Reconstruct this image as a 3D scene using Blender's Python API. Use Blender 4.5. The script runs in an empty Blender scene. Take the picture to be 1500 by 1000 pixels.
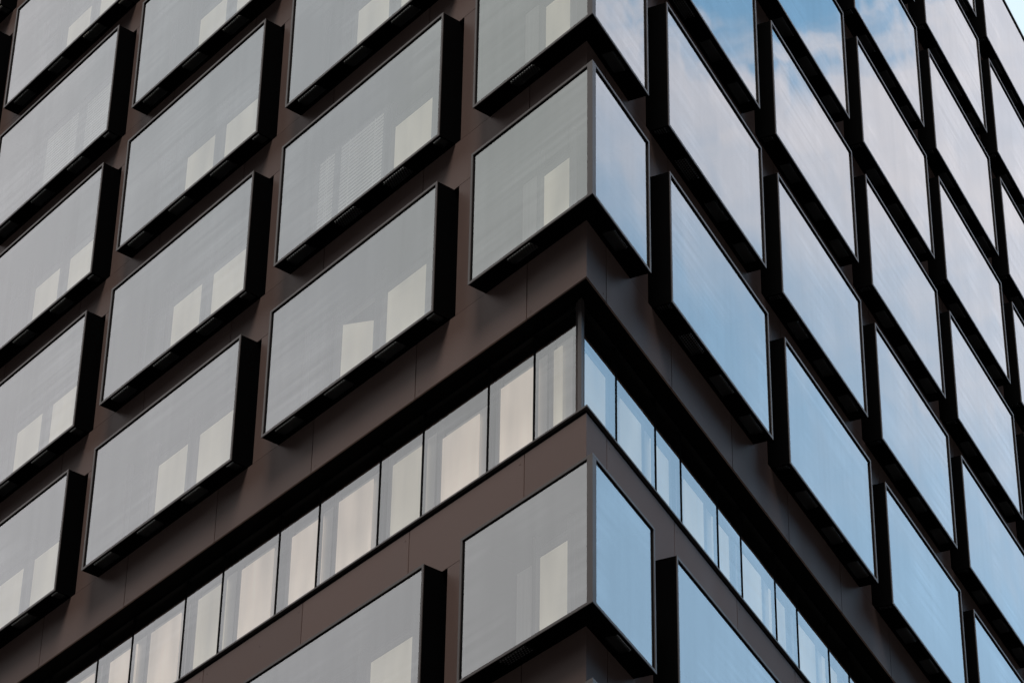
import bpy, bmesh, math, random
from mathutils import Vector, Matrix
random.seed(7)
Z0 = 29.3                      # height of the reference level of the facade above the street
ANG = 2.0204                   # direction of the second facade in plan (acute corner)
SC = bpy.context.scene
COL = SC.collection

# ---------------------------------------------------------------- camera
cam_d = bpy.data.cameras.new('camera'); cam = bpy.data.objects.new('camera', cam_d); COL.objects.link(cam)
yaw, pitch, roll = 2.4756, 0.6168, 0.0177
fwd = Vector((math.cos(pitch)*math.cos(yaw), math.cos(pitch)*math.sin(yaw), math.sin(pitch)))
ri = Vector((math.sin(yaw), -math.cos(yaw), 0)); up = ri.cross(fwd)
r2 = math.cos(roll)*ri + math.sin(roll)*up; u2 = -math.sin(roll)*ri + math.cos(roll)*up
M = Matrix((r2, u2, -fwd)).transposed().to_4x4(); M.translation = Vector((28.5706, -23.8259, Z0-27.6509))
cam.matrix_world = M
cam_d.sensor_width = 36; cam_d.lens = 4624.74/1500*36; cam_d.clip_start = .5; cam_d.clip_end = 5000
SC.camera = cam

# ---------------------------------------------------------------- sky and sun
SUN_EL, SUN_AZ = 62, -48      # degrees; azimuth counted from +x
w = bpy.data.worlds.new('World'); SC.world = w; w.use_nodes = True
nt = w.node_tree; nt.nodes.clear()
def N(t, **k):
    n = nt.nodes.new(t)
    for a, b in k.items(): setattr(n, a, b)
    return n
def mth(op, a, b=None, c=None, clamp=False):
    n = N('ShaderNodeMath', operation=op, use_clamp=clamp)
    for i, v in enumerate((a, b, c)):
        if v is None: continue
        if isinstance(v, (int, float)): n.inputs[i].default_value = v
        else: nt.links.new(v, n.inputs[i])
    return n.outputs[0]
def smooth(x, a, b):
    n = N('ShaderNodeMapRange', interpolation_type='SMOOTHERSTEP')
    nt.links.new(x, n.inputs['Value']); n.inputs['From Min'].default_value = a; n.inputs['From Max'].default_value = b
    return n.outputs['Result']
def mixc(f, a, b, blend='MIX'):
    n = N('ShaderNodeMix', data_type='RGBA', blend_type=blend)
    if isinstance(f, (int, float)): n.inputs[0].default_value = f
    else: nt.links.new(f, n.inputs[0])
    for s, v in ((n.inputs[6], a), (n.inputs[7], b)):
        if isinstance(v, tuple): s.default_value = (*v, 1)
        else: nt.links.new(v, s)
    return n.outputs[2]
tc = N('ShaderNodeTexCoord'); sep = N('ShaderNodeSeparateXYZ'); nt.links.new(tc.outputs['Generated'], sep.inputs[0])
X, Y, Zc = sep.outputs
el = mth('MULTIPLY', mth('ARCSINE', mth('MAXIMUM', mth('MINIMUM', Zc, 1.0), -1.0)), 57.2958)
az = mth('MULTIPLY', mth('ARCTAN2', Y, X), 57.2958)
sky = N('ShaderNodeTexSky', sky_type='NISHITA', sun_disc=False)
sky.sun_elevation = math.radians(SUN_EL); sky.sun_rotation = math.radians(90-SUN_AZ)
sky.air_density = 1.0; sky.dust_density = .6; sky.ozone_density = 1.6
def noise(scale, detail, dist=0, stretch=(1, 1, 1), rough=.5):
    mp = N('ShaderNodeMapping'); mp.inputs['Scale'].default_value = stretch; nt.links.new(tc.outputs['Generated'], mp.inputs[0])
    n = N('ShaderNodeTexNoise'); n.inputs['Scale'].default_value = scale; n.inputs['Detail'].default_value = detail
    n.inputs['Distortion'].default_value = dist; n.inputs['Roughness'].default_value = rough
    nt.links.new(mp.outputs[0], n.inputs['Vector']); return n.outputs['Fac']
n_big = noise(2.2, 6, .4); n_mid = noise(9, 5, .6, (1, 1, 1.6)); n_fine = noise(30, 6, .5, (1, 1, 2.2))
nm = mth('SUBTRACT', n_mid, .5); nf = mth('SUBTRACT', n_fine, .5)
# cloud bank seen by the second facade: above a wandering lower edge, with a blue hole in it
edge = mth('SUBTRACT', el, mth('ADD', mth('MULTIPLY', mth('SUBTRACT', az, 94), -0.62), 38.2))
edge = mth('ADD', edge, mth('ADD', mth('MULTIPLY', nm, 4.2), mth('MULTIPLY', nf, 1.5)))
bank = smooth(edge, -5.0, 3.4)
hx = mth('DIVIDE', mth('SUBTRACT', az, 95.7), 3.7); hy = mth('DIVIDE', mth('SUBTRACT', el, 42.2), 2.2)
hd = mth('SQRT', mth('ADD', mth('MULTIPLY', hx, hx), mth('MULTIPLY', hy, hy)))
hd = mth('ADD', hd, mth('ADD', mth('MULTIPLY', nm, 1.5), mth('MULTIPLY', nf, 1.3)))
bank = mth('MULTIPLY', bank, smooth(hd, .62, 1.3))
bank = mth('MULTIPLY', bank, mth('ADD', mth('MULTIPLY', n_fine, .42), .68), clamp=True)
# clouds in the rest of the sky
rest = smooth(n_big, .42, .60)
inbank = mth('MULTIPLY', smooth(az, 70, 84), mth('SUBTRACT', 1, smooth(az, 112, 126)))
cmask = mth('ADD', mth('MULTIPLY', bank, inbank), mth('MULTIPLY', rest, mth('SUBTRACT', 1, inbank)))
# grey overcast side of the sky, round azimuth -147
dot = N('ShaderNodeVectorMath', operation='DOT_PRODUCT'); nt.links.new(tc.outputs['Generated'], dot.inputs[0])
dot.inputs[1].default_value = (-.77, -.62, .2)
over = smooth(dot.outputs['Value'], .35, .72)
skyc = mixc(1.0, sky.outputs[0], (.125, .125, .125), 'MULTIPLY')
cloud = mixc(n_fine, (.96, .95, 1.03), (1.12, 1.09, 1.14))
veil = mixc(smooth(el, 43, 30), (.19, .40, .56), (.38, .58, .71))      # thin high veil, paler towards the horizon
blue = mixc(1.0, skyc, veil, 'ADD')
col = mixc(cmask, blue, cloud)
grey = mixc(smooth(n_mid, .3, .75), (.73, .77, .75), (.79, .815, .80))
grey = mixc(smooth(az, -141.5, -147), grey, (.755, .79, .815))
grey = mixc(smooth(az, -147.5, -157), grey, (.90, .885, .91))
grey = mixc(mth('MULTIPLY', smooth(el, 41, 32), mth('ADD', mth('MULTIPLY', smooth(n_big, .3, .7), .5), .3)), grey, (.88, .87, .89))
col = mixc(over, col, grey)
bright = mixc(1.0, cloud, (.80, .86, .90), 'MULTIPLY')
col = mixc(mth('MULTIPLY', smooth(az, 116, 126), mth('SUBTRACT', 1, smooth(az, 150, 170))), col, (.78, .95, 1.05))
# low sky darkened, higher up in front; added to deepen shade under boxes
front = mth('MULTIPLY', smooth(az, -138, -124), mth('SUBTRACT', 1, smooth(az, 78, 88)))
sect = mth('SUBTRACT', 1, front, clamp=True)
low1 = smooth(el, 23, 30); low2 = smooth(el, 40, 72)
low = mth('ADD', mth('MULTIPLY', sect, low1), mth('MULTIPLY', mth('SUBTRACT', 1, sect), low2))
col = mixc(low, (.022, .024, .028), col)
bg = N('ShaderNodeBackground'); nt.links.new(col, bg.inputs[0]); bg.inputs[1].default_value = 1.0
out = N('ShaderNodeOutputWorld'); nt.links.new(bg.outputs[0], out.inputs[0])

sd = bpy.data.lights.new('sun', 'SUN'); sun = bpy.data.objects.new('sun', sd); COL.objects.link(sun)
sd.energy = 2.0; sd.angle = math.radians(20); sd.color = (1, .95, .88)
sdir = Vector((math.cos(math.radians(SUN_EL))*math.cos(math.radians(SUN_AZ)), math.cos(math.radians(SUN_EL))*math.sin(math.radians(SUN_AZ)), math.sin(math.radians(SUN_EL))))
sun.rotation_euler = sdir.to_track_quat('Z', 'Y').to_euler()
vs = SC.view_settings; vs.view_transform = 'Standard'; vs.look = 'None'; vs.exposure = 0; vs.gamma = 1; vs.use_curve_mapping = False

# ---------------------------------------------------------------- materials
def mat(name, base=(.5, .5, .5), rough=.5, metal=0, spec=.5, noise=None, bump=None):
    m = bpy.data.materials.new(name); m.use_nodes = True; t = m.node_tree; b = t.nodes['Principled BSDF']
    b.inputs['Base Color'].default_value = (*base, 1); b.inputs['Roughness'].default_value = rough
    b.inputs['Metallic'].default_value = metal; b.inputs['Specular IOR Level'].default_value = spec
    tcn = t.nodes.new('ShaderNodeTexCoord')
    if noise:
        sc, amt, st = noise
        mp = t.nodes.new('ShaderNodeMapping'); mp.inputs['Scale'].default_value = st; t.links.new(tcn.outputs['Object'], mp.inputs[0])
        n = t.nodes.new('ShaderNodeTexNoise'); n.inputs['Scale'].default_value = sc; n.inputs['Detail'].default_value = 6
        t.links.new(mp.outputs[0], n.inputs['Vector'])
        mr = t.nodes.new('ShaderNodeMapRange'); mr.inputs['To Min'].default_value = 1-amt; mr.inputs['To Max'].default_value = 1+amt
        t.links.new(n.outputs['Fac'], mr.inputs['Value'])
        vm = t.nodes.new('ShaderNodeVectorMath'); vm.operation = 'SCALE'; vm.inputs[0].default_value = base
        t.links.new(mr.outputs[0], vm.inputs['Scale']); t.links.new(vm.outputs[0], b.inputs['Base Color'])
        mr2 = t.nodes.new('ShaderNodeMapRange'); mr2.inputs['To Min'].default_value = rough-.06; mr2.inputs['To Max'].default_value = rough+.08
        t.links.new(n.outputs['Fac'], mr2.inputs['Value']); t.links.new(mr2.outputs[0], b.inputs['Roughness'])
    if bump:
        n2 = t.nodes.new('ShaderNodeTexNoise'); n2.inputs['Scale'].default_value = bump[0]; n2.inputs['Detail'].default_value = 3
        t.links.new(tcn.outputs['Object'], n2.inputs['Vector'])
        bp = t.nodes.new('ShaderNodeBump'); bp.inputs['Strength'].default_value = bump[1]; bp.inputs['Distance'].default_value = .01
        t.links.new(n2.outputs['Fac'], bp.inputs['Height']); t.links.new(bp.outputs[0], b.inputs['Normal'])
    return m
def glass(name, ior, trans, dirt):
    m = bpy.data.materials.new(name); m.use_nodes = True; t = m.node_tree; t.nodes.clear()
    A = t.nodes.new
    o = A('ShaderNodeOutputMaterial'); lw = A('ShaderNodeLayerWeight'); lw.inputs['Blend'].default_value = .5
    pw_ = A('ShaderNodeMath'); pw_.operation = 'POWER'; t.links.new(lw.outputs['Facing'], pw_.inputs[0]); pw_.inputs[1].default_value = 2.5
    fr = A('ShaderNodeMapRange'); fr.inputs['To Min'].default_value = ior; fr.inputs['To Max'].default_value = 1.0; t.links.new(pw_.outputs[0], fr.inputs['Value'])
    tcn = A('ShaderNodeTexCoord')
    nz = A('ShaderNodeTexNoise'); nz.inputs['Scale'].default_value = .55; nz.inputs['Detail'].default_value = 1
    oi = A('ShaderNodeObjectInfo'); va = A('ShaderNodeVectorMath'); va.operation = 'ADD'
    t.links.new(tcn.outputs['Object'], va.inputs[0]); t.links.new(oi.outputs['Location'], va.inputs[1])
    t.links.new(va.outputs[0], nz.inputs['Vector'])
    bp = A('ShaderNodeBump'); bp.inputs['Strength'].default_value = .12; bp.inputs['Distance'].default_value = .05
    t.links.new(nz.outputs['Fac'], bp.inputs['Height'])
    gl = A('ShaderNodeBsdfGlossy'); gl.inputs['Roughness'].default_value = .0; gl.inputs['Color'].default_value = (1, 1, 1, 1)
    t.links.new(bp.outputs[0], gl.inputs['Normal'])
    tr = A('ShaderNodeBsdfTransparent'); tr.inputs['Color'].default_value = (*trans, 1)
    def nzz(sc, rot, scale, det, lo, hi):
        q = A('ShaderNodeMapping'); q.inputs['Scale'].default_value = sc; q.inputs['Rotation'].default_value = rot; t.links.new(va.outputs[0], q.inputs[0])
        e = A('ShaderNodeTexNoise'); e.inputs['Scale'].default_value = scale; e.inputs['Detail'].default_value = det; t.links.new(q.outputs[0], e.inputs['Vector'])
        r = A('ShaderNodeMapRange'); r.inputs['From Min'].default_value = lo; r.inputs['From Max'].default_value = hi; t.links.new(e.outputs['Fac'], r.inputs['Value']); return r.outputs[0]
    s1 = nzz((.12, .12, 6), (.03, .04, 0), 1.5, 5, .35, .7); s2 = nzz((1, 1, 1), (0, 0, 0), .5, 2, .42, .62); s3 = nzz((4, 4, .15), (0, 0, 0), 1.5, 3, .3, .7)
    def mm(op, a, b):
        e = A('ShaderNodeMath'); e.operation = op
        for i, v in enumerate((a, b)):
            if isinstance(v, float): e.inputs[i].default_value = v
            else: t.links.new(v, e.inputs[i])
        return e.outputs[0]
    var = mm('ADD', mm('MULTIPLY', mm('MULTIPLY', s1, s2), .13), mm('ADD', mm('MULTIPLY', s3, .04), .92))
    rf = mm('MULTIPLY', fr.outputs[0], var)
    mx = A('ShaderNodeMixShader'); t.links.new(rf, mx.inputs[0]); t.links.new(tr.outputs[0], mx.inputs[1]); t.links.new(gl.outputs[0], mx.inputs[2])
    # thin uneven film of dust: vertical runs and long wipe marks along the pane
    mp = A('ShaderNodeMapping'); mp.inputs['Scale'].default_value = (7, 7, .35); t.links.new(va.outputs[0], mp.inputs[0])
    n1 = A('ShaderNodeTexNoise'); n1.inputs['Scale'].default_value = 2.0; n1.inputs['Detail'].default_value = 4; t.links.new(mp.outputs[0], n1.inputs['Vector'])
    mp2 = A('ShaderNodeMapping'); mp2.inputs['Scale'].default_value = (.25, .25, 9); mp2.inputs['Rotation'].default_value = (.05, .06, 0); t.links.new(va.outputs[0], mp2.inputs[0])
    n2 = A('ShaderNodeTexNoise'); n2.inputs['Scale'].default_value = 1.6; n2.inputs['Detail'].default_value = 4; t.links.new(mp2.outputs[0], n2.inputs['Vector'])
    pw = A('ShaderNodeMapRange'); pw.inputs['From Min'].default_value = .48; pw.inputs['From Max'].default_value = .8; t.links.new(n2.outputs['Fac'], pw.inputs['Value'])
    ad = A('ShaderNodeMath'); ad.operation = 'ADD'; t.links.new(n1.outputs['Fac'], ad.inputs[0]); t.links.new(pw.outputs[0], ad.inputs[1])
    ml = A('ShaderNodeMath'); ml.operation = 'MULTIPLY'; ml.inputs[1].default_value = dirt; t.links.new(ad.outputs[0], ml.inputs[0])
    df = A('ShaderNodeBsdfDiffuse'); df.inputs['Color'].default_value = (.6, .6, .58, 1)
    m2 = A('ShaderNodeMixShader'); t.links.new(ml.outputs[0], m2.inputs[0]); t.links.new(mx.outputs[0], m2.inputs[1]); t.links.new(df.outputs[0], m2.inputs[2])
    t.links.new(m2.outputs[0], o.inputs[0]); return m
M_BROWN = mat('brown_aluminium_cladding', (.208, .138, .118), .46, .12, .26, (1.3, .10, (1, 1, .6)), (.8, .03))
_t = M_BROWN.node_tree; _b = _t.nodes['Principled BSDF']; _l = _b.inputs['Base Color'].links[0].from_socket
_vo = _t.nodes.new('ShaderNodeTexVoronoi'); _vo.inputs['Scale'].default_value = 1.15; _tc = _t.nodes.new('ShaderNodeTexCoord')
_t.links.new(_tc.outputs['Object'], _vo.inputs['Vector'])
_ge = _t.nodes.new('ShaderNodeNewGeometry'); _mr = _t.nodes.new('ShaderNodeMapRange'); _mr.inputs['To Min'].default_value = .90; _mr.inputs['To Max'].default_value = 1.10
_t.links.new(_ge.outputs['Random Per Island'], _mr.inputs['Value'])
_vs = _t.nodes.new('ShaderNodeVectorMath'); _vs.operation = 'SCALE'; _t.links.new(_l, _vs.inputs[0]); _t.links.new(_mr.outputs[0], _vs.inputs['Scale']); _l = _vs.outputs[0]
_lt = _t.nodes.new('ShaderNodeMath'); _lt.operation = 'LESS_THAN'; _lt.inputs[1].default_value = .017; _t.links.new(_vo.outputs['Distance'], _lt.inputs[0])
_mx = _t.nodes.new('ShaderNodeMix'); _mx.data_type = 'RGBA'; _t.links.new(_lt.outputs[0], _mx.inputs[0]); _t.links.new(_l, _mx.inputs[6]); _mx.inputs[7].default_value = (.02, .015, .012, 1)
_t.links.new(_mx.outputs[2], _b.inputs['Base Color'])
M_FRAME = mat('brown_aluminium_frame', (.12, .100, .093), .36, .3, .5, (3, .08, (1, 1, 1)))
M_BLACK = mat('black_metal_with_shade', (.0016, .0015, .0017), .7, 0, .02, (4, .15, (1, 1, 1)))  # black metal, set darker still with the deep shade put into its colour
M_GASK = mat('black_rubber_gasket', (.004, .004, .005), .7, 0, .08)
M_GRILLE = mat('perforated_black_sheet', (.0035, .0035, .0038), .6, 0, .1)
M_CAV = mat('grey_cavity_lining', (.10, .105, .11), .6, 0, .3, (2, .2, (3, 3, .3)))
M_WALLIN = mat('dark_inner_wall', (.035, .037, .04), .7, 0, .2, (2, .3, (3, 3, .3)))
M_REVEAL = mat('grey_inner_window_frame', (.16, .17, .20), .45, 0, .4)
M_REFLECTOR = mat('pale_added_reflector', (.85, .85, .85), .6, 0, .3)  # pale reflector added inside the boxes to brighten the front vent holes
M_CREAM = mat('cream_roller_fabric', (.80, .775, .68), .8, 0, .2, (2.2, .06, (4, 4, .3)))
M_WARM = mat('warm_white_roller_fabric', (.82, .74, .66), .8, 0, .2, (1.6, .10, (4, 4, .25)))
M_SLAT = mat('pale_blind_slats', (.74, .74, .72), .5, 0, .4)
M_DIM = mat('grey_added_panel', (.42, .42, .42), .8, 0, .2, (3, .25, (5, 5, .2)))  # dim panel added beside the blinds for soft tonal steps and reveal sheen
M_GLASS = glass('coated_double_skin_glass', .22, (.90, .92, .90), .012)
M_GLASS2 = glass('ribbon_window_glass', .16, (.93, .94, .93), .010)
M_PAVE = mat('dark_asphalt', (.05, .05, .05), .8, 0, .3, (.4, .25, (1, 1, 1)))
M_ROOF = mat('grey_roof_gravel', (.22, .21, .20), .9, 0, .2, (6, .3, (1, 1, 1)))

for m_, c_, e_ in ((M_CREAM, (1, .885, .68), .24), (M_WARM, (1, .82, .66), .36), (M_SLAT, (1, .97, .90), .10), (M_DIM, (1, .95, .90), .03)):    # warm blinds lit by rooms; glow on the others added to brighten them
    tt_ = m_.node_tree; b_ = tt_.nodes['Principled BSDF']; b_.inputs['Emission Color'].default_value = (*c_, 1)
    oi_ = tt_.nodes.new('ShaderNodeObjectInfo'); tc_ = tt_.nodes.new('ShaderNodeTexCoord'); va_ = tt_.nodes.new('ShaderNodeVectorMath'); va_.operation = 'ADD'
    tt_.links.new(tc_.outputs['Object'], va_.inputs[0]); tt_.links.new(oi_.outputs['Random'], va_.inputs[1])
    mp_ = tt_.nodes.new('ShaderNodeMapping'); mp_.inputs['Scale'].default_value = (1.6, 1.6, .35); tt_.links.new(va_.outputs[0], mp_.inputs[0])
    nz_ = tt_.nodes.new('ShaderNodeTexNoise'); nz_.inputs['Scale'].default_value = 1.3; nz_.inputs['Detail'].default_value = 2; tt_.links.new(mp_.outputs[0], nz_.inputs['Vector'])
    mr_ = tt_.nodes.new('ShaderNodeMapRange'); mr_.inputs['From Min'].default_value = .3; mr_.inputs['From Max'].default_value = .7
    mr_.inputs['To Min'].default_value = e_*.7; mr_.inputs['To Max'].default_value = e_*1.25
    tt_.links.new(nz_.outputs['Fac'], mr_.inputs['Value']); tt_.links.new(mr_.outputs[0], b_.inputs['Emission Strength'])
# ---------------------------------------------------------------- plan geometry
TL, NL = Vector((-1, 0)), Vector((0, -1))
TR, NR = Vector((math.cos(ANG), math.sin(ANG))), Vector((math.sin(ANG), -math.cos(ANG)))
SIDE = {'L': (TL, NL), 'R': (TR, NR)}
def corner(n):                 # plan point where the two planes at offset n meet
    det = NL.x*NR.y - NL.y*NR.x
    return Vector(((n*NR.y - NL.y*n)/det, (NL.x*n - n*NR.x)/det))
def ct(n): return corner(n).dot(TL)       # its coordinate along either facade
def P(side, t, n):
    a, b = SIDE[side]; return a*t + b*n
class MB:
    def __init__(s): s.v = []; s.f = []
    def prism(s, poly, z0, z1):
        ar = sum(poly[i][0]*poly[(i+1) % len(poly)][1]-poly[(i+1) % len(poly)][0]*poly[i][1] for i in range(len(poly)))
        if ar < 0: poly = poly[::-1]
        k = len(poly); b = len(s.v)
        s.v += [(p[0], p[1], z0) for p in poly] + [(p[0], p[1], z1) for p in poly]
        s.f += [tuple(b+i for i in range(k))[::-1], tuple(b+k+i for i in range(k))]
        s.f += [(b+i, b+(i+1) % k, b+k+(i+1) % k, b+k+i) for i in range(k)]
    def seg(s, side, t0, t1, n0, n1, z0, z1):        # t0=None: mitred at the building corner
        if t0 is None: poly = [corner(n0), corner(n1), P(side, t1, n1), P(side, t1, n0)]
        else: poly = [P(side, t0, n0), P(side, t0, n1), P(side, t1, n1), P(side, t1, n0)]
        s.prism([tuple(p) for p in poly], z0, z1)
    def line(s, side, t0, t1, na, nb, z0, z1, th=.012):   # oblique upright sheet
        a = P(side, t0, na); b = P(side, t1, nb); d = (b-a).normalized(); q = Vector((-d.y, d.x))*th
        s.prism([tuple(a), tuple(b), tuple(b+q), tuple(a+q)], z0, z1)
    def sheet(s, side, t0, t1, n, z0, z1):           # single vertical sheet facing out
        a, b = (corner(n) if t0 is None else P(side, t0, n)), P(side, t1, n)
        if side == 'L': a, b = b, a
        k = len(s.v); s.v += [(a.x, a.y, z0), (b.x, b.y, z0), (b.x, b.y, z1), (a.x, a.y, z1)]; s.f.append((k, k+1, k+2, k+3))
    def build(s, name, m, parent=None, bevel=0):
        me = bpy.data.meshes.new(name); me.from_pydata(s.v, [], s.f); me.update(); me.materials.append(m)
        o = bpy.data.objects.new(name, me); COL.objects.link(o)
        if parent: o.parent = parent
        if bevel:
            md = o.modifiers.new('bevel', 'BEVEL'); md.width = bevel; md.segments = 1; md.limit_method = 'ANGLE'
        return o

# ---------------------------------------------------------------- setting
g = MB(); g.v = [(-1500, -1500, 0), (1500, -1500, 0), (1500, 1500, 0), (-1500, 1500, 0)]; g.f = [(0, 1, 2, 3)]
ground = g.build('ground', M_PAVE); ground['kind'] = 'structure'

bld = bpy.data.objects.new('office_building', None); COL.objects.link(bld); bld.location = (0, 0, 0)
bld['label'] = 'dark brown metal office block with rows of projecting glass box windows and an acute corner'
bld['category'] = 'building'

def in_reach(side, t0, t1, z0, z1, mg):
    us, vs_ = [], []
    for t in (t0, t1):
        for z in (z0, z1):
            p = P(side, t, .3); d = Vector((p.x, p.y, z)) - M.translation; k = d.dot(fwd)
            us.append(750+4624.7*d.dot(r2)/k); vs_.append(500-4624.7*d.dot(u2)/k)
    return max(us) > -mg and min(us) < 1500+mg and max(vs_) > -mg and min(vs_) < 1000+mg
# ---------------------------------------------------------------- facade measures
ROWS = list(range(-1, 8))
B = dict(zip(ROWS, [-9.45, -5.95, 1.0, 4.5, 8.0044, 11.486, 14.972, 18.506, 22.03]))
T = dict(zip(ROWS, [-7.12, -3.565, 3.555, 7.115, 10.67, 14.203, 17.76, 21.343, 24.80]))
D = .318; WN = -.03                       # front of the boxes; face of the cladding
A0 = {'L': 2.468, 'R': 1.662}; A1 = {'L': 3.355, 'R': 2.480}; Q = {'L': 5.490, 'R': 4.972}; WD = {'L': 4.616, 'R': 4.205}
SEAM = {'L': 2.757, 'R': 2.475}; S0 = {'L': 1.45, 'R': .76}
LEN = {'L': 33.0, 'R': 36.0}
BANDZ, SILLZ = -.05, -2.36
def zz(v): return v + Z0

# cladding bands between the rows of boxes, with open joints
def band(side, za, zb):
    m = MB(); t = None; nxt = S0[side]
    while True:
        hi = min(nxt, LEN[side])
        m.seg(side, t if t is None else t+.010, hi-.010, WN-.03, WN, zz(za), zz(zb))
        for k, (tt, z_) in enumerate(((hi-.10, za+.09), (hi+.10, zb-.12))):       # fixing heads
            if tt < LEN[side] and (t or 0) < tt:
                q = .011; m.seg(side, tt-q, tt+q, WN, WN+.004, zz(z_)-q, zz(z_)+q)
        if hi >= LEN[side]: break
        t = nxt; nxt += SEAM[side]
    return m.build('cladding_band', M_BROWN, bld)
for side in 'LR':
    levels = []
    for r in ROWS:
        if r == -1: levels.append((T[-1]+.0, B[0]))
        elif r == 0: continue
        elif r < 7: levels.append((T[r]+.0, B[r+1]))
    levels.append((T[0], SILLZ-.10)); levels.append((BANDZ, B[1]))
    levels.append((T[7]-.55, T[7]-.07)) if False else None
    for l in [x for x in levels if x]: band(side, l[0]+.006, l[1]-.006)
    m = MB(); t = None; nxt = S0[side]      # plain cladding of the floors below
    zs = [-9.46, -13.0, -16.5, -20.0, -23.5, -29.3]
    for a_, b_ in zip(zs, zs[1:]):
        t = None; nxt = S0[side]
        while True:
            hi = min(nxt, LEN[side]); m.seg(side, t if t is None else t+.010, hi-.010, WN-.03, WN, zz(b_)+.006, zz(a_)-.006)
            if hi >= LEN[side]: break
            t = nxt; nxt += SEAM[side]
    m.build('lower_cladding', M_BROWN, bld)
    # black sheathing behind the joints and in the slots beside the boxes
    m = MB()
    for l in [x for x in levels if x]: m.seg(side, None, LEN[side], -.40, WN-.045, zz(l[0])+.03, zz(l[1])-.03)
    m.seg(side, None, LEN[side], -.40, WN-.045, 0, zz(-9.5))
    m.build('sheathing', M_BLACK, bld)
# building core and roof
def ring(n):
    c = corner(n); a = P('L', LEN['L'], n); b = P('R', LEN['R'], n); return [tuple(c), tuple(b), tuple(a)]
m = MB(); m.prism(ring(-1.15), .0, zz(24.5)); m.build('core_wall', M_WALLIN, bld)
m = MB(); m.prism(ring(-.42), zz(24.52), zz(24.70)); m.build('roof', M_ROOF, bld)
for r in ROWS:                               # floor slabs between storeys close the cavities
    if r == 7: continue
    za, zb = (T[r]+.10, B[r+1]-.10) if r != 0 else (T[0]+.1, SILLZ-.12)
    m = MB(); m.prism(ring(-.41), zz(za), zz(zb)); m.build('floor_slab', M_WALLIN, bld)
m = MB(); m.prism(ring(-.41), zz(BANDZ+.14), zz(B[1]-.1)); m.build('floor_slab', M_WALLIN, bld)

# ---------------------------------------------------------------- box windows
def grille_mesh(m, side, t0, t1, n0, n1, z):
    """horizontal perforated sheet: square holes left open in staggered rows"""
    nc, nr_ = 11, 6
    du = (t1-t0)/(2*nc+1); dv = (n1-n0)/(2*nr_+1)
    idx = {}
    def vert(i, j):
        if (i, j) not in idx:
            p = P(side, t0+du*i, n0+dv*j); idx[(i, j)] = len(m.v); m.v.append((p.x, p.y, z))
        return idx[(i, j)]
    for i in range(2*nc+1):
        for j in range(2*nr_+1):
            if j % 2 == 1 and (i + (j//2)) % 2 == 1 and 0 < i < 2*nc: continue
            m.f.append((vert(i, j), vert(i+1, j), vert(i+1, j+1), vert(i, j+1)))
def bottom_with_openings(m, side, t0, t1, n0, n1, z0, z1, holes):
    """soffit sheet with rectangular openings (list of (ta,tb), all from n=.02 to .25)"""
    ha, hb = .01, .262
    m.seg(side, t0, t1, n0, ha, z0, z1); m.seg(side, t0, t1, hb, n1, z0, z1)
    cur = t0
    for a_, b_ in holes:
        if a_ > cur: m.seg(side, cur, a_, ha, hb, z0, z1)
        cur = b_
    if cur < t1: m.seg(side, cur, t1, ha, hb, z0, z1)
FW, CW = .040, .125                          # frame face width, corner mullion width
BACK = -.95
cache = {}
def share(key, name, fn, m_, parent):
    if key not in cache:
        mb = MB(); fn(mb); o = mb.build(name, m_, parent); cache[key] = o.data; return o
    o = bpy.data.objects.new(name, cache[key]); COL.objects.link(o); o.parent = parent; return o
def slats(m, side, t0, t1, n, z0, z1):
    z = z0+.02; a, b = SIDE[side]
    while z < z1-.05:
        m.seg(side, t0, t1, n-.006, n, z, z+.045); z += .078
    for tt in (t0+.25, t1-.25): m.seg(side, tt-.004, tt+.004, n+.002, n+.006, z0, z1)
def inner_window(parent, side, key, t0, t1, H, kind, top):
    """an inner window of the box: reveal and what hangs in it; z counted from the box bottom"""
    n = -.45
    def rev(m):
        m.seg(side, t0-.10, t0-.035, n-.04, n+.05, .03, H-.06); m.seg(side, t1+.035, t1+.10, n-.04, n+.05, .03, H-.06)
        m.seg(side, t0-.035, t1+.035, n-.04, n+.05, top+.07, top+.13)
    share(('rev', key, round(t0, 2), H, top), 'inner_frame', rev, M_REVEAL if kind != 'dark' else M_CAV, parent)
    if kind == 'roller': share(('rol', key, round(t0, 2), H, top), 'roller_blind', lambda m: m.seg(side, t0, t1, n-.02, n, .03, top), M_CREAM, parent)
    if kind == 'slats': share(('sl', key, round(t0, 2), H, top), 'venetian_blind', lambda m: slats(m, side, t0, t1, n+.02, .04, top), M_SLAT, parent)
    if kind == 'ajar':
        def f(m): m.line(side, t1-.10, t0+.28, n+.03, n-.40, .03, top, .03)
        share(('aj', key, H), 'open_sash', f, M_CREAM, parent)
INNER = {'L': [(-.12+.0, .86), (1.22, 2.29), (2.62, 3.60), (4.02, 4.50)], 'R': [(.10, 1.0), (1.35, 2.25), (2.60, 3.45), (3.72, 4.10)]}
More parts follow.
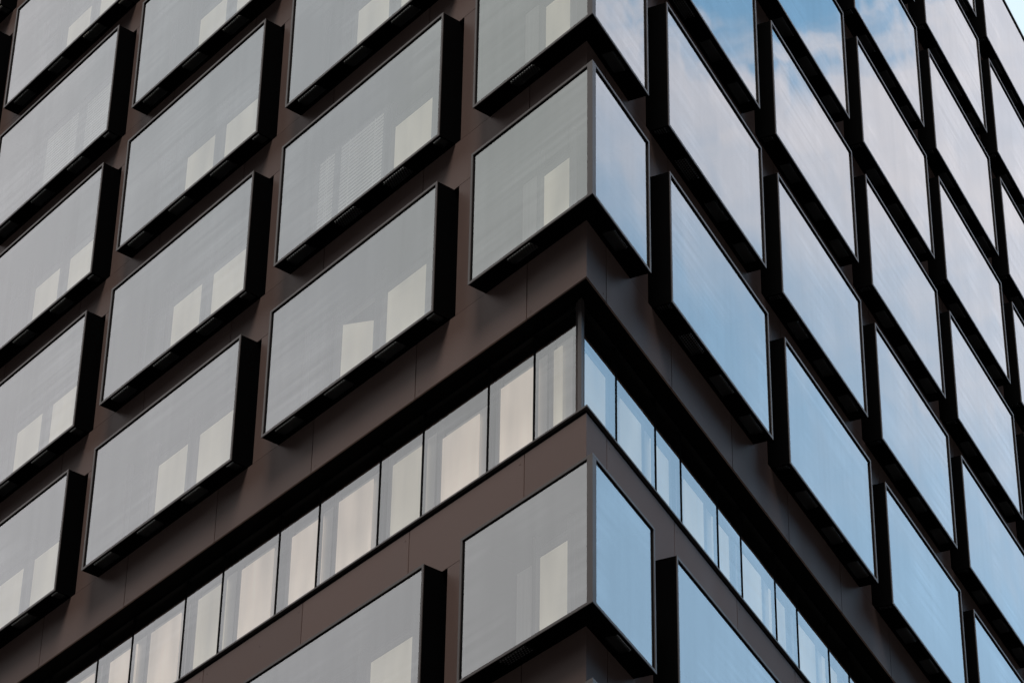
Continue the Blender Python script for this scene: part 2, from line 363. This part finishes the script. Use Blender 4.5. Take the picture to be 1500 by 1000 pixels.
def bay(side, r, c, kinds, tops):
    W = WD[side]; H = round(T[r]-B[r], 4); t_ = A1[side]+(c-1)*Q[side]
    key = (side, r)
    holes = [(.03, .27)] if side == 'L' else [(.03, .2)]
    pitch = W/4*1.19
    for k in (1, 2, 3):
        cc = (1.33 if side == 'L' else 1.2)+(k-1)*(1.37 if side == 'L' else 1.24)
        holes.append((cc-.32, min(cc+.32, W-.06)))
    def shell(m):
        m.seg(side, 0, .03, -.95, .30, .03, H-.03); m.seg(side, W-.03, W, -.95, .30, .03, H-.03)
        m.seg(side, 0, W, -.95, .30, H-.03, H)
        bottom_with_openings(m, side, 0, W, -.95, .30, 0, .03, holes)
    base_shell = shell
    def shell(m):
        base_shell(m); m.seg(side, .031, W-.031, -.94, .205, .085, .09)  # liner plate added above the vents to block light leaking through
    root = share(('bay', key), 'bay_window', shell, M_BLACK, bld)
    p = P(side, t_, 0); root.location = (p.x, p.y, zz(B[r]))
    def fr(m):
        m.seg(side, -.004, W+.004, .302, D, H-FW, H+.004); m.seg(side, -.004, W+.004, .302, D, -.004, FW)
        m.seg(side, -.004, FW, .3021, D-.0005, FW, H-FW); m.seg(side, W-FW, W+.004, .3021, D-.0005, FW, H-FW)
    share(('fr', key), 'frame', fr, M_FRAME, root)
    def gk(m):
        g0 = FW+.001; 
        m.seg(side, g0-.03, W-g0+.03, .291, .3005, H-FW-.004, H-.032); m.seg(side, g0-.03, g0+.012, .291, .3005, FW-.01, H-FW-.0125)
        m.seg(side, W-g0-.012, W-g0+.02, .291, .3005, FW-.01, H-FW-.0125)
    share(('gk', key), 'gasket', gk, M_GASK, root)
    share(('gl', key), 'glass_pane', lambda m: m.sheet(side, .031, W-.031, .290, .031, H-.031), M_GLASS, root)
    for k, (a_, b_) in enumerate(holes):
        share(('gr', side, k), 'vent_grille', lambda m: grille_mesh(m, side, a_-.005, b_+.005, .005, .267, .031), M_GRILLE, root)
    share(('vent_reflector', key), 'added_vent_reflector', lambda m: (m.seg(side, .04, W-.04, .20, .204, .033, .082), m.seg(side, .04, W-.04, 0, .199, .075, .082)), M_REFLECTOR, root)  # upstand added to catch light behind the front row of holes
    share(('bk', key), 'inner_wall', lambda m: m.seg(side, .03, W-.03, -.95, -.93, .03, H-.03), M_WALLIN, root)
    for (a_, b_), kd, tp in zip(INNER[side], kinds, tops):
        a_ = max(a_, .16)
        if kd == 'slats' and a_ > 2: b_ = a_+1.24
        if kd == 'slats' and a_ > 3.9: a_ += .03
        inner_window(root, side, key, a_, min(b_, W-.12), H, kd, tp if tp else 2.0)
    return root
KL = {(0, 1): ('dark', 'roller', 'dark', 'dark'), (1, 1): ('dark', 'roller', 'ajar', 'dark'), (2, 1): ('dark', 'roller', 'slats', 'slats'),
      (3, 1): ('dark', 'roller', 'roller', 'dark'), (4, 3): ('dark', 'slats', 'slats', 'dark')}
tops = {'slats': 2.55, 'roller': 2.0, 'ajar': 2.0, 'dark': 2.0}
for c in range(1, 6):
    for r in ROWS:
        if not in_reach('L', A1['L']+(c-1)*Q['L'], A1['L']+(c-1)*Q['L']+WD['L'], zz(B[r]), zz(T[r]), 120): continue
        k = KL.get((r, c), ('dark', 'roller', 'roller', 'dark'))
        bay('L', r, c, k, [tops[x] for x in k])
rr = random.Random(3)
for c in range(1, 7):
    for r in ROWS:
        if not in_reach('R', A1['R']+(c-1)*Q['R'], A1['R']+(c-1)*Q['R']+WD['R'], zz(B[r]), zz(T[r]), 90): continue
        bay('R', r, c, (), ())
# pier panels between the boxes, with a dark slot on the side nearer the corner's next box
for side, cs in (('L', range(0, 5)), ('R', range(0, 7))):
    for r in ROWS:
        for c in cs:
            a_ = A0[side] if c == 0 else A1[side]+(c-1)*Q[side]+WD[side]
            b_ = A1[side]+c*Q[side]
            if not in_reach(side, a_, b_, zz(B[r]), zz(T[r]), 160): continue
            m = MB(); m.seg(side, a_+.006, b_-.13, WN-.031, WN-.001, zz(B[r])+.001, zz(T[r])-.001)
            m.build('pier_panel', M_BROWN, bld)
    m = MB()
    for r in ROWS:
        m.seg(side, None, LEN[side], -1.12, -.96, zz(B[r])-.05, zz(T[r])+.05)
    m.build('slot_lining', M_BLACK, bld)
# corner boxes
for r in ROWS:
    H = round(T[r]-B[r], 4); root = None
    def shell(m):
        for side in 'LR':
            W = A0[side]
            m.seg(side, W-.03, W, BACK, .30, .03, H-.03)
            m.seg(side, None, W, BACK, .30, H-.03, H)
            ha, hb = .01, .262
            m.seg(side, None, W, BACK, ha, 0, .03); m.seg(side, None, W, hb, .30, 0, .03)
            h0, h1 = (1.02, 1.66) if side == 'L' else (.45, 1.0)
            m.seg(side, None, W-.031, BACK+.01, .205, .085, .09)  # same light-blocking liner, added in the corner box
            m.seg(side, None, h0, ha, hb, 0, .03); m.seg(side, h1, W, ha, hb, 0, .03)
    m = MB(); shell(m); root = m.build('corner_bay_window', M_BLACK, bld); root.location = (0, 0, zz(B[r]))
    m = MB()
    for side in 'LR':
        W = A0[side]
        m.seg(side, None, W+.004, .302, D, H-FW, H+.004); m.seg(side, None, W+.004, .302, D, -.004, FW)
        m.seg(side, W-FW, W+.004, .3021, D-.0005, FW, H-FW)
    c1, c2 = corner(D-.0005), corner(.27)
    tcn_ = ct(D)
    for side in 'LR':
        m.prism([tuple(c1), tuple(P(side, tcn_+CW, D-.0005)), tuple(P(side, tcn_+CW, .27)), tuple(c2)], FW, H-FW)
    m.build('frame', M_FRAME, root)
    m = MB()
    for side in 'LR':
        W = A0[side]
        m.seg(side, None, W-FW, .291, .3005, H-FW-.004, H-.032); m.seg(side, W-FW-.013, W-FW+.02, .291, .3005, FW-.01, H-FW-.0125)
    m.build('gasket', M_GASK, root)
    for side in 'LR':
        W = A0[side]
        m = MB(); m.sheet(side, ct(D)+CW-.02, W-.031, .290, .031, H-.031); m.build('glass_pane', M_GLASS, root)
        h0, h1 = (1.02, 1.66) if side == 'L' else (.45, 1.0)
        m = MB(); grille_mesh(m, side, h0-.005, h1+.005, .005, .267, .031); m.build('vent_grille', M_GRILLE, root)
    m = MB()
    for side in 'LR': m.seg(side, None, A0[side]-.03, -.95, -.93, .03, H-.03)
    m.build('inner_wall', M_WALLIN, root)
    m = MB()
    for side in 'LR': m.seg(side, .4, A0[side]-.04, .20, .204, .033, .082); m.seg(side, .4, A0[side]-.04, 0.01, .199, .075, .082)
    m.build('added_vent_reflector', M_REFLECTOR, root)
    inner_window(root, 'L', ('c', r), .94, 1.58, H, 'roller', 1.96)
    m = MB(); m.seg('L', 1.80, 2.12, -.48, -.46, .03, H-.45); m.build('added_dim_panel', M_DIM, root)

# ---------------------------------------------------------------- ribbon window
GN = -.37; RB, RT = SILLZ, BANDZ
m = MB()
for side in 'LR': m.seg(side, None, LEN[side], -.46, WN+.035, zz(SILLZ)-.028, zz(SILLZ))
m.build('window_sill', M_FRAME, bld)
m = MB()
for side in 'LR': m.seg(side, None, LEN[side], -.38, WN-.02, zz(SILLZ)-.10, zz(SILLZ)-.028)
m.build('sill_joint', M_GASK, bld)
m = MB()
for side in 'LR': m.seg(side, None, LEN[side], -1.14, WN-.035, zz(BANDZ)+.012, zz(BANDZ)+.04)
m.build('window_soffit', M_BLACK, bld)
m = MB(); c1, c2 = corner(GN+.05), corner(GN-.08); tk = ct(GN+.05)
for side in 'LR': m.prism([tuple(c1), tuple(P(side, tk+.085, GN+.05)), tuple(P(side, tk+.085, GN-.08)), tuple(c2)], zz(SILLZ), zz(BANDZ)+.011)
m.build('corner_post', M_FRAME, bld)
m = MB()
for side in 'LR': m.seg(side, None, LEN[side], -1.14, -1.12, zz(SILLZ), zz(BANDZ)+.01)
m.build('inner_wall', M_CAV, bld)
def ribbon(side, t0, t1, blind, bm=M_WARM):
    f = MB(); z0, z1 = zz(SILLZ)+.002, zz(BANDZ)+.010
    f.seg(side, t1-.014, t1+.014, GN-.07, GN+.012, z0, z1)
    f.seg(side, t0+.016, t1-.016, GN-.07, GN+.008, z0, z0+.035); f.seg(side, t0+.016, t1-.016, GN-.07, GN+.008, z1-.035, z1)
    root = f.build('ribbon_window', M_GASK, bld)
    g_ = MB(); g_.sheet(side, t0+.015, t1-.015, GN, z0+.035, z1-.035); g_.build('glass_pane', M_GLASS2, root)
    if blind:
        for (a_, b_, top, mm) in blind:
            dt = -.17 if side == 'L' else -.27
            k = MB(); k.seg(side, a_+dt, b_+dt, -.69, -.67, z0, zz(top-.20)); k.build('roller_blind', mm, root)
            k = MB(); k.seg(side, a_+dt-.16, b_+dt+.0, -.75, -.74, z0, zz(top-.08)); k.build('added_dim_panel', M_DIM, root)
            k = MB(); k.seg(side, b_+dt+.03, b_+dt+.09, -.72, -.66, z0, z1-.02); k.build('inner_frame', M_REVEAL, root)
tl0 = ct(GN+.05)+.085
edges = [tl0, 1.83]
k = 0
while edges[-1] < LEN['L']-3: edges += [2.935+2.745*k, 4.565+2.745*k]; k += 1
edges = edges[:1]+[e-.165 for e in edges[1:]]
for i, (a_, b_) in enumerate(zip(edges, edges[1:])):
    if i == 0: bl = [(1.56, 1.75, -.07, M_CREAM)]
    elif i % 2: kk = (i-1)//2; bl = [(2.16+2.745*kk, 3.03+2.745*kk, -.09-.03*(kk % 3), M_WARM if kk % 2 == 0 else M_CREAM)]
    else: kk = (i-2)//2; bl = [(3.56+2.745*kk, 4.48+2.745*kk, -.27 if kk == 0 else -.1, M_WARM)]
    ribbon('L', a_, b_, bl)
edges = [tl0, 2.135]; k = 0
while edges[-1] < LEN['R']-3: edges += [3.615+2.49*k, 4.612+2.49*k]; k += 1
edges = edges[:1]+[e-.265 for e in edges[1:]]
for i, (a_, b_) in enumerate(zip(edges, edges[1:])):
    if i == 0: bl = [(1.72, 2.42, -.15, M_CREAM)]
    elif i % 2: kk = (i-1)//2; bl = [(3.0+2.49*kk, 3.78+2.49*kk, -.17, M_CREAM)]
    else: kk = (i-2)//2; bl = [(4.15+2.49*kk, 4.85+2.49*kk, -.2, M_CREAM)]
    ribbon('R', a_, b_, bl)
